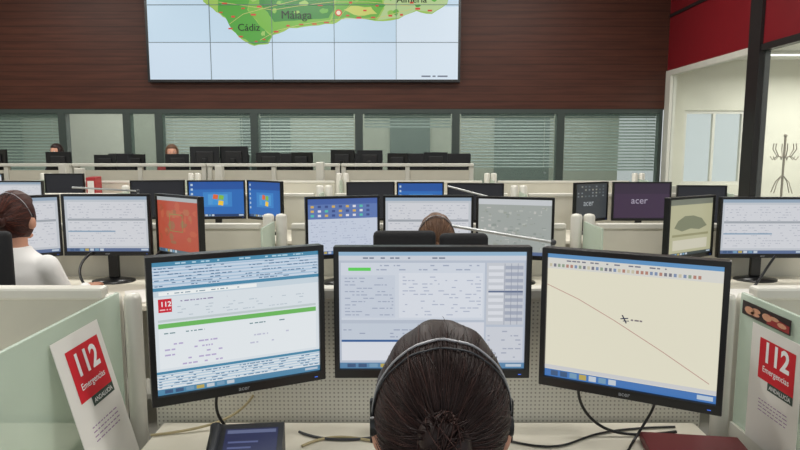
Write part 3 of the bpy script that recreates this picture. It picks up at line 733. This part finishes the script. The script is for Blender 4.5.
def cable(pts, rad, m, label, group='desk cables'):
    c = bpy.data.curves.new('cable', 'CURVE'); c.dimensions = '3D'; sp = c.splines.new('NURBS'); sp.points.add(len(pts)-1)
    for i, p in enumerate(pts): sp.points[i].co = (p[0], p[1], p[2], 1)
    sp.use_endpoint_u = True; sp.order_u = 4; c.bevel_depth = rad; c.bevel_resolution = 3; c.resolution_u = 8
    o = bpy.data.objects.new('cable', c); COL.objects.link(o); c.materials.append(m)
    dg = bpy.context.evaluated_depsgraph_get(); me = bpy.data.meshes.new_from_object(o.evaluated_get(dg))
    bpy.data.objects.remove(o); o = bpy.data.objects.new('cable', me); COL.objects.link(o)
    tag(o, label, 'cable', group)
zt = DZ+0.005
cable([(-0.43, 1.46, 0.96), (-0.46, 1.50, 0.90), (-0.48, 1.52, 0.83), (-0.45, 1.54, 0.77), (-0.42, 1.54, zt), (-0.36, 1.54, zt)], 0.004, BLACK, 'black monitor cable hanging to the desk')
cable([(0.46, 1.52, 0.93), (0.455, 1.55, 0.86), (0.50, 1.56, 0.78), (0.58, 1.56, zt), (0.66, 1.56, zt), (0.74, 1.58, zt)], 0.004, BLACK, 'black monitor cable hanging to the desk')
cable([(0.62, 1.45, 0.92), (0.66, 1.52, 0.86), (0.66, 1.56, 0.80), (0.60, 1.52, zt), (0.57, 1.47, zt)], 0.0035, BLACK, 'black monitor cable hanging to the desk')
CB = mat('cable_beige', (176, 162, 124), 0.6)
cable([(-0.66, 1.56, zt), (-0.5, 1.60, zt), (-0.44, 1.62, 0.77), (-0.40, 1.62, 0.83)], 0.0035, CB, 'beige data cable lying on the desk')
cable([(-0.25, 1.50, zt), (-0.2, 1.56, zt), (-0.1, 1.55, zt), (-0.02, 1.5, zt), (0.05, 1.55, zt)], 0.0035, CB, 'beige data cable lying on the desk')
cable([(-0.27, 1.58, zt), (-0.2, 1.52, zt), (-0.1, 1.52, zt), (0.0, 1.58, zt)], 0.0035, DGREY, 'grey data cable lying on the desk')
cable([(0.25, 1.55, zt), (0.35, 1.48, zt), (0.45, 1.50, zt), (0.54, 1.6, zt), (0.75, 1.61, zt)], 0.003, BLACK, 'thin black cable lying on the desk')
cable([(-1.72, 3.42, 0.92), (-1.80, 3.36, 0.86), (-1.74, 3.3, 0.78), (-1.68, 3.28, zt)], 0.007, BLACK, 'black cable hanging below a monitor')
cable([(-1.35, 3.46, 0.92), (-1.42, 3.36, 0.86), (-1.36, 3.3, 0.78), (-1.3, 3.28, zt)], 0.006, BLACK, 'black cable hanging below a monitor')
cable([(2.1, 3.42, 0.90), (2.0, 3.34, 0.84), (1.95, 3.3, 0.78), (1.9, 3.28, zt)], 0.007, BLACK, 'black cable hanging below a monitor')
cable([(-2.0, 3.3, zt), (-1.85, 3.2, zt), (-1.7, 3.25, zt), (-1.5, 3.15, zt)], 0.005, RAIL, 'white cable lying on second desk row')
for x, y, rz_ in ((-1.30, 3.12, 0.3), (1.75, 3.12, -0.2), (-0.45, 3.1, 0.1)):
    r = root('paper_stack', (x, y, DZ), rz_, 'small stack of white paper sheets on a desk', 'paper', 'paper stacks')
    for i in range(3):
        b = MB(); b.box(-0.105, 0.105, -0.148, 0.148, i*0.003, i*0.003+0.0025, PAPER); o = b.obj('sheet', r); o.rotation_euler = (0, 0, i*0.06)

# ---------------------------------------------------------------- people
def remeshed(mb, name, voxel, it, m):
    o = bpy.data.objects.new('tmp', mb.mesh('tmp')); COL.objects.link(o)
    md = o.modifiers.new('r', 'REMESH'); md.mode = 'VOXEL'; md.voxel_size = voxel; md.use_smooth_shade = True
    s = o.modifiers.new('s', 'SMOOTH'); s.factor = 0.5; s.iterations = it
    dg = bpy.context.evaluated_depsgraph_get()
    me = bpy.data.meshes.new_from_object(o.evaluated_get(dg)); me.name = name
    bpy.data.objects.remove(o)
    me.materials.clear(); me.materials.append(m)
    for p in me.polygons: p.use_smooth = True; p.material_index = 0
    return me
def head_fn(c, k=1.0, add=(0, 0, 0), hair=False):
    def f(x, y, z):
        dn = max(0.0, -z)
        rx = 0.074*(1-0.30*dn**1.6); ry = 0.093
        if y > 0: ry *= (1-0.06*dn)
        else: ry *= (1-0.35*dn**1.3)
        rz = 0.118; kk = k
        if hair:
            fr = max(0.0, min(1.0, (y-0.25)/0.3))*max(0.0, min(1.0, (0.62-z)/0.25))
            bot = max(0.0, min(1.0, (-z-0.72)/0.15))
            kk = k*(1-max(fr, bot))+0.86*max(fr, bot)
            lump = 1+0.016*math.sin(9*x+3*z)*math.cos(7*z+2*y)+0.008*math.sin(17*x-5*y)
            kk *= lump
            return (c[0]+x*(rx*kk*(1+add[0]) if fr < 0.5 else rx*kk), c[1]+y*ry*kk, c[2]+z*rz*(kk if z < 0 else 1+(kk-1)*0.6))
        return (c[0]+x*rx*kk, c[1]+y*ry*kk, c[2]+z*rz*kk)
    return f
def person(loc, rz, H, skin, hairm, shirt, label, voxel=0.008, wr=(0.13, 0.33), hairstyle='bun', group=None, zhand=0.775, hx=0.16, strands=0, sheen=None, bz=0.0, thick=1.0, slim=1.0):
    r = root('person', loc, rz, label, 'person', group)
    hc = (0, 0.02, H-0.118)
    wrists = [(s*wr[0], wr[1], zhand) for s in (-1, 1)]
    def torso(mb, i, topcut, m):
        rings = [(0, 0, 0.49, 0.15+i, 0.10+i), (0, 0, 0.58, 0.17+i, 0.12+i), (0, 0.0, 0.70, 0.135+i, 0.10+i), (0, 0.0, H-0.46, 0.142*slim+i, 0.105+i), (0, 0, H-0.37, 0.16*slim+i, 0.095+i), (0, 0, H-0.31, 0.14*slim+i, 0.072+i), (0, 0.0, H-0.275, 0.075*slim+i, 0.058+i), (0, 0.003, H-0.25, 0.052+i, 0.052+i), (0, 0.01, H-0.18, 0.048, 0.05)]
        mb.loft(rings[:topcut], m)
        for s in (-1, 1): mb.ell((s*0.158*slim, 0, H-0.345), (0.047+i,)*3, m, 14, 8)
    def arms(mb, i, m, cut=1.0):
        for k_, s in enumerate((-1, 1)):
            sh = Vector((s*0.165*slim, 0, H-0.35)); el = Vector((s*0.215*slim, 0.09, H-0.57)); wt = Vector(wrists[k_])
            wt2 = el+(wt-el)*cut
            mb.caps(sh, 0.044+i, el, 0.035+i, m); mb.caps(el, 0.035+i, wt2, 0.035+(0.024-0.035)*cut+i, m)
    def legs(mb, i, m, foot=True):
        for s in (-1, 1):
            hp = (s*0.09, 0.02, 0.545); kn = (s*0.11, 0.42, 0.53); an = (s*0.11, 0.40, 0.10)
            mb.caps(hp, 0.082+i, kn, 0.058+i, m); mb.caps(kn, 0.056+i, an, 0.036+i, m)
            if foot: mb.caps((s*0.11, 0.39, 0.05), 0.035, (s*0.11, 0.53, 0.035), 0.026, m)
    b = MB(); torso(b, 0, 9, skin); arms(b, 0, skin); legs(b, 0, skin)
    b.ell(None, None, skin, 28, 20, head_fn(hc))
    b.ell((hc[0], hc[1]+0.096, hc[2]-0.012), (0.011, 0.015, 0.022), skin, 10, 8)
    b.ell((hc[0], hc[1]+0.078, hc[2]-0.095), (0.026, 0.018, 0.016), skin, 10, 8)
    b.ell((hc[0], hc[1]+0.083, hc[2]+0.022), (0.045, 0.012, 0.008), skin, 12, 8)
    for s in (-1, 1): b.ell((s*0.080, hc[1]-0.002, hc[2]-0.026), (0.017, 0.02, 0.032), skin, 12, 8)
    for k_, s in enumerate((-1, 1)):
        wt = Vector(wrists[k_]); inn = -s
        pe = wt+Vector((inn*0.01, 0.075, -0.008))
        for dx in (-0.022, 0, 0.022): b.caps(wt+Vector((dx*0.6, 0.015, 0)), 0.014, pe+Vector((dx, 0, 0)), 0.013, skin)
        for i_, (dx, ln) in enumerate(((-0.03, 0.062), (-0.010, 0.075), (0.010, 0.070), (0.03, 0.054))):
            p0 = pe+Vector((dx*s*-1, 0, 0)); p1 = p0+Vector((0, ln*0.55, 0.006)); p2 = p1+Vector((0, ln*0.42, -0.016))
            b.caps(p0, 0.0095, p1, 0.0085, skin); b.caps(p1, 0.0085, p2, 0.007, skin)
        t0 = wt+Vector((inn*0.02, 0.025, -0.005)); t1 = t0+Vector((inn*0.028, 0.028, -0.004)); t2 = t1+Vector((inn*0.008, 0.028, -0.004))
        b.caps(t0, 0.012, t1, 0.0105, skin); b.caps(t1, 0.0105, t2, 0.008, skin)
    me = remeshed(b, 'body', voxel, 3, skin); o = bpy.data.objects.new('body', me); COL.objects.link(o); o.parent = r
    b = MB(); torso(b, 0.011, 8, shirt); arms(b, 0.010, shirt, 0.93)
    me = remeshed(b, 'shirt', voxel*1.3, 4, shirt); o = bpy.data.objects.new('shirt', me); COL.objects.link(o); o.parent = r
    b = MB(); b.loft([(0, 0, 0.48, 0.165, 0.115), (0, 0, 0.58, 0.187, 0.137), (0, 0, 0.66, 0.165, 0.125)], JEAN); legs(b, 0.011, JEAN, False)
    me = remeshed(b, 'trousers', voxel*1.5, 3, JEAN); o = bpy.data.objects.new('trousers', me); COL.objects.link(o); o.parent = r
    for s in (-1, 1):
        b = MB(); b.caps((s*0.11, 0.38, 0.048), 0.044, (s*0.11, 0.54, 0.036), 0.034, SHOE); b.box(s*0.11-0.04, s*0.11+0.04, 0.34, 0.575, 0.0, 0.02, SHOE, 0.008)
        b.obj('shoe', r)
    for s in (-1, 1):
        b = MB(); b.ell((s*0.030, hc[1]+0.080, hc[2]+0.004), (0.012, 0.008, 0.007), PRINTW, 10, 8); b.ell((s*0.030, hc[1]+0.0865, hc[2]+0.004), (0.005, 0.003, 0.005), SHOE, 8, 6); b.obj('eye', r)
    b = MB(); b.ell((0, hc[1]+0.089, hc[2]-0.056), (0.022, 0.008, 0.0065), mat('lips', (170, 84, 82), 0.5), 12, 6); b.obj('mouth', r)
    b = MB()
    b.ell(None, None, hairm, 48, 34, head_fn(hc, 1.13, (hx, 0, 0), True))
    if hairstyle == 'bun':
        for (dx, dy, dz, a, c_, e_) in ((-0.014, -0.106, -0.022, 0.022, 0.024, 0.024), (0.010, -0.108, -0.036, 0.019, 0.022, 0.026), (-0.004, -0.110, -0.010, 0.016, 0.018, 0.014), (-0.018, -0.109, -0.050, 0.015, 0.018, 0.026)):
            b.ell((dx, hc[1]+dy, hc[2]+dz+bz), (a, c_, e_), hairm, 14, 10)
    hairo = b.obj('hair', r)
    if strands:
        R = random.Random(12); b = MB(); bun = Vector((-0.06, -0.97, -0.26+bz*8)).normalized()
        f = head_fn(hc, 1.13, (hx, 0, 0), True); sm_ = sheen; N = 13
        for i in range(strands):
            th = R.uniform(-math.pi*0.95, math.pi*0.95); el_ = R.uniform(1.05, 1.8)
            ax = Vector((math.sin(th), 0, math.cos(th)))
            st = (ax*math.sin(el_)+Vector((0, -1, 0))*math.cos(el_)).normalized()
            if st.z < -0.7: continue
            pts = []; j = R.uniform(1.002, 1.016); wob = R.gauss(0, 0.09); ph_ = R.uniform(0, 6); wf = R.uniform(2, 6)
            if R.random() < 0.05: j += R.uniform(0.01, 0.035)
            L0 = R.uniform(0.0, 0.6); L1 = R.uniform(max(0.4, L0+0.2), 0.95)
            for q in range(N):
                t = L0+(L1-L0)*q/(N-1)
                ang = st.angle(bun); d = (st*math.sin((1-t)*ang)+bun*math.sin(t*ang))/math.sin(ang)
                side = d.cross(Vector((0, -1, 0)))
                d = (d+side*wob*math.sin(t*wf+ph_)).normalized()
                p = Vector(f(d.x, d.y, d.z)); c_ = Vector(hc)
                pts.append(c_+(p-c_)*(j+0.006*math.sin(t*5+ph_)))
            k0 = R.uniform(0.4, 1.0)*thick
            b.tube(pts, 0.0007, sm_ if R.random() < 0.3 else hairm, 3, [k0*(0.0003+0.0006*math.sin(math.pi*q/(N-1))) for q in range(N)])
        # loose twisted locks over the knot
        bc = Vector((-0.006, hc[1]-0.106, hc[2]-0.028+bz))
        for i in range(170):
            ax = Vector((R.gauss(0, 1), R.gauss(0, 0.5), R.gauss(0, 0.6))).normalized()
            u = ax.cross(Vector((0.1, -1, 0.2))).normalized(); v = ax.cross(u); a0 = R.uniform(0, 6.28); sc = R.uniform(0.92, 1.12); off = ax*R.uniform(-0.5, 0.5); pts = []
            for q in range(9):
                a = a0+q*0.22; d = (u*math.cos(a)+v*math.sin(a)+off).normalized()*sc
                pts.append(bc+Vector((d.x*0.026, d.y*0.026, d.z*0.034)))
            b.tube(pts, 0.0009*thick, sm_ if R.random() < 0.35 else hairm, 3)
        for i in range(34):
            a = R.uniform(0.1, 3.0); p0 = bc+Vector((0.022*math.cos(a), -0.01, 0.03*math.sin(a)))
            dr = Vector((math.cos(a)*R.uniform(.4, 1.3), -R.uniform(0, .5), math.sin(a)*R.uniform(.3, 1))).normalized()*R.uniform(0.010, 0.032)
            b.tube([p0, p0+dr*0.5+Vector((0, -0.003, 0.002)), p0+dr], 0.0007, hairm, 3, [0.0014, 0.001, 0.0004])
        o = b.obj('hair_strands', hairo); o['kind'] = 'stuff'
    return r

def headset(loc, rz, H, label, hx=0.16, mic=True):
    r = root('headset', (loc[0], loc[1], loc[2]+H-0.118), rz, label, 'headset', 'operator headsets')
    SIL = mat('headset_silver', (168, 168, 172), 0.35, 0.3)
    f = head_fn((0, 0.0, 0), 1.13, (hx, 0, 0), True)
    for tilt, rad, m, k_ in ((-0.44, 0.0017, SIL, 1.022), (-0.58, 0.0012, DGREY, 1.022)):
        b = MB(); pts = []
        for i in range(33):
            a = math.pi*i/32; d = Vector((math.cos(a), tilt*math.sin(a), math.sin(a)-0.08)).normalized()
            p = Vector(f(d.x, d.y, d.z))*k_; pts.append(p)
        b.tube(pts, rad, m, 8); b.obj('headband', r)
    ex = 0.074*1.13*(1+hx)
    for s in (-1, 1):
        b = MB(); b.tube([(s*(ex-0.006), 0.0, -0.016), (s*(ex+0.005), 0.0, -0.016)], 0.02, BLACK, 18, [0.019, 0.015]); b.box(s*(ex+0.003)-0.0025, s*(ex+0.003)+0.0025, -0.006, 0.006, -0.04, 0.02, BLACK, 0.002); b.obj('ear_cushion', r)
    if mic:
        b = MB(); b.tube([(-ex, 0.02, -0.02), (-0.095, 0.05, -0.05), (-0.06, 0.10, -0.075), (-0.03, 0.115, -0.075)], 0.003, BLACK); b.ell((-0.03, 0.115, -0.075), (0.012, 0.008, 0.008), BLACKM); b.obj('microphone', r)
def chair(loc, rz, top, label, split=False):
    r = root('office_chair', loc, rz, label, 'chair', 'operator chairs')
    b = MB(); b.box(-0.23, 0.23, -0.22, 0.24, 0.37, 0.44, CHAIRM, 0.03, 3); b.obj('seat', r)
    if split:
        b = MB(); b.box(-0.23, 0.015, -0.30, -0.25, 0.58, top, CHAIRM, 0.02, 3); b.obj('backrest', r)
        b = MB(); b.box(0.03, 0.22, -0.30, -0.25, 0.58, top-0.01, CHAIRM, 0.02, 3); b.obj('backrest', r)
    else:
        b = MB(); b.box(-0.2, 0.2, -0.30, -0.25, 0.58, top, CHAIRM, 0.02, 3); b.obj('backrest', r)
    b = MB(); b.tube([(0, -0.1, 0.37), (0, -0.27, 0.38), (0, -0.31, 0.5), (0, -0.305, 0.7)], 0.02, BLACK); b.obj('back_support', r)
    b = MB(); b.cyl((0, 0, 0.1), (0, 0, 0.37), 0.025, ALU); b.obj('gas_column', r)
    for i in range(5):
        a = 2*math.pi*i/5+0.3; c, s_ = math.cos(a), math.sin(a)
        b = MB(); b.tube([(c*0.02, s_*0.02, 0.11), (c*0.28, s_*0.28, 0.075)], 0.02, BLACK, 8, [0.024, 0.014]); b.obj('leg', r)
        b = MB(); b.tube([(c*0.28-s_*0.02, s_*0.28+c*0.02, 0.03), (c*0.28+s_*0.02, s_*0.28-c*0.02, 0.03)], 0.03, BLACKM, 14); b.obj('caster', r)
    for s in (-1, 1):
        b = MB(); b.tube([(s*0.22, 0.0, 0.41), (s*0.27, 0.0, 0.42), (s*0.27, 0.0, 0.64)], 0.012, BLACK); b.box(s*0.27-0.03, s*0.27+0.03, -0.11, 0.11, 0.64, 0.665, BLACK, 0.01); b.obj('armrest', r)
    return r

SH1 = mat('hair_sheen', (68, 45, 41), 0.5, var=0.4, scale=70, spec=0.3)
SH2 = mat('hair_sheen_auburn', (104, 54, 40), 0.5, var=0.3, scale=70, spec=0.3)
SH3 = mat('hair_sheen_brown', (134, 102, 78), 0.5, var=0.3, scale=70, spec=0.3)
person((0.056, 0.78, 0), 0, 1.262, SKIN, HAIR, CLD, 'seated woman seen from behind with dark pinned up hair', 0.008, (0.14, 0.33), 'bun', None, 0.772, 0.09, 1500, SH1, 0.040)
headset((0.056, 0.80, 0), 0, 1.262, 'silver and black headset on the dark haired woman', 0.09)
chair((0.056, 0.74, 0), 0, 0.92, 'black fabric office chair under the seated woman')
person((-1.785, 2.84, 0), math.radians(-4), 1.298, SKIN, HAIR2, CLW, 'seated woman in white shirt with auburn hair at her desk', 0.009, (0.13, 0.33), 'bun', None, 0.78, 0.0, 700, SH2, 0.03, 2.2, 0.93)
headset((-1.785, 2.86, 0), math.radians(-4), 1.298, 'black headset on the woman in white shirt', 0.0)
chair((-1.83, 2.78, 0), math.radians(6), 1.16, 'black office chair under the woman in white')
person((0.165, 2.78, 0), 0, 1.200, SKIN, HAIR3, CLD, 'seated person with light brown hair facing a trio of monitors', 0.01, (0.13, 0.33), 'bun', None, 0.78, 0.03, 500, SH3, 0.0, 2.2)
headset((0.165, 2.80, 0), 0, 1.200, 'grey headset on the brown haired person', 0.03)
chair((0.125, 2.68, 0), 0, 1.178, 'tall black office chair with split backrest', True)
person((-3.45, 9.45, 0.28), math.pi+0.3, 1.27, SKIN, HAIR3, CLR, 'person in red top seated at the raised row', 0.014, (0.13, 0.33), 'short', 'operators at the raised row', 0.79)
person((-5.18, 9.45, 0.28), math.pi-0.3, 1.28, SKIN, HAIR, CLD, 'person in dark top seated at the raised row', 0.014, (0.13, 0.33), 'short', 'operators at the raised row', 0.79)
fc = root('office_chair', (-4.4, 9.6, 0.28), math.pi, 'empty dark office chair at the raised row', 'chair', 'empty chairs at the raised row')
b = MB(); b.box(-0.22, 0.22, -0.22, 0.24, 0.40, 0.46, CHAIRM, 0.02); b.obj('seat', fc)
b = MB(); b.box(-0.21, 0.21, -0.28, -0.23, 0.55, 1.13, CHAIRM, 0.02); b.obj('backrest', fc)
b = MB(); b.cyl((0, 0, 0.06), (0, 0, 0.4), 0.025, ALU); b.obj('gas_column', fc)
b = MB(); b.loft([(0, 0, 0, 0.28, 0.28), (0, 0, 0.03, 0.26, 0.26), (0, 0, 0.07, 0.04, 0.04)], BLACK); b.obj('base', fc)
for x in (-2.6, -1.7, -0.75, 0.2, 0.95): dup(fc, (x, 9.6+RND.uniform(-.05, .05), 0.28), math.pi+RND.uniform(-.3, .3))
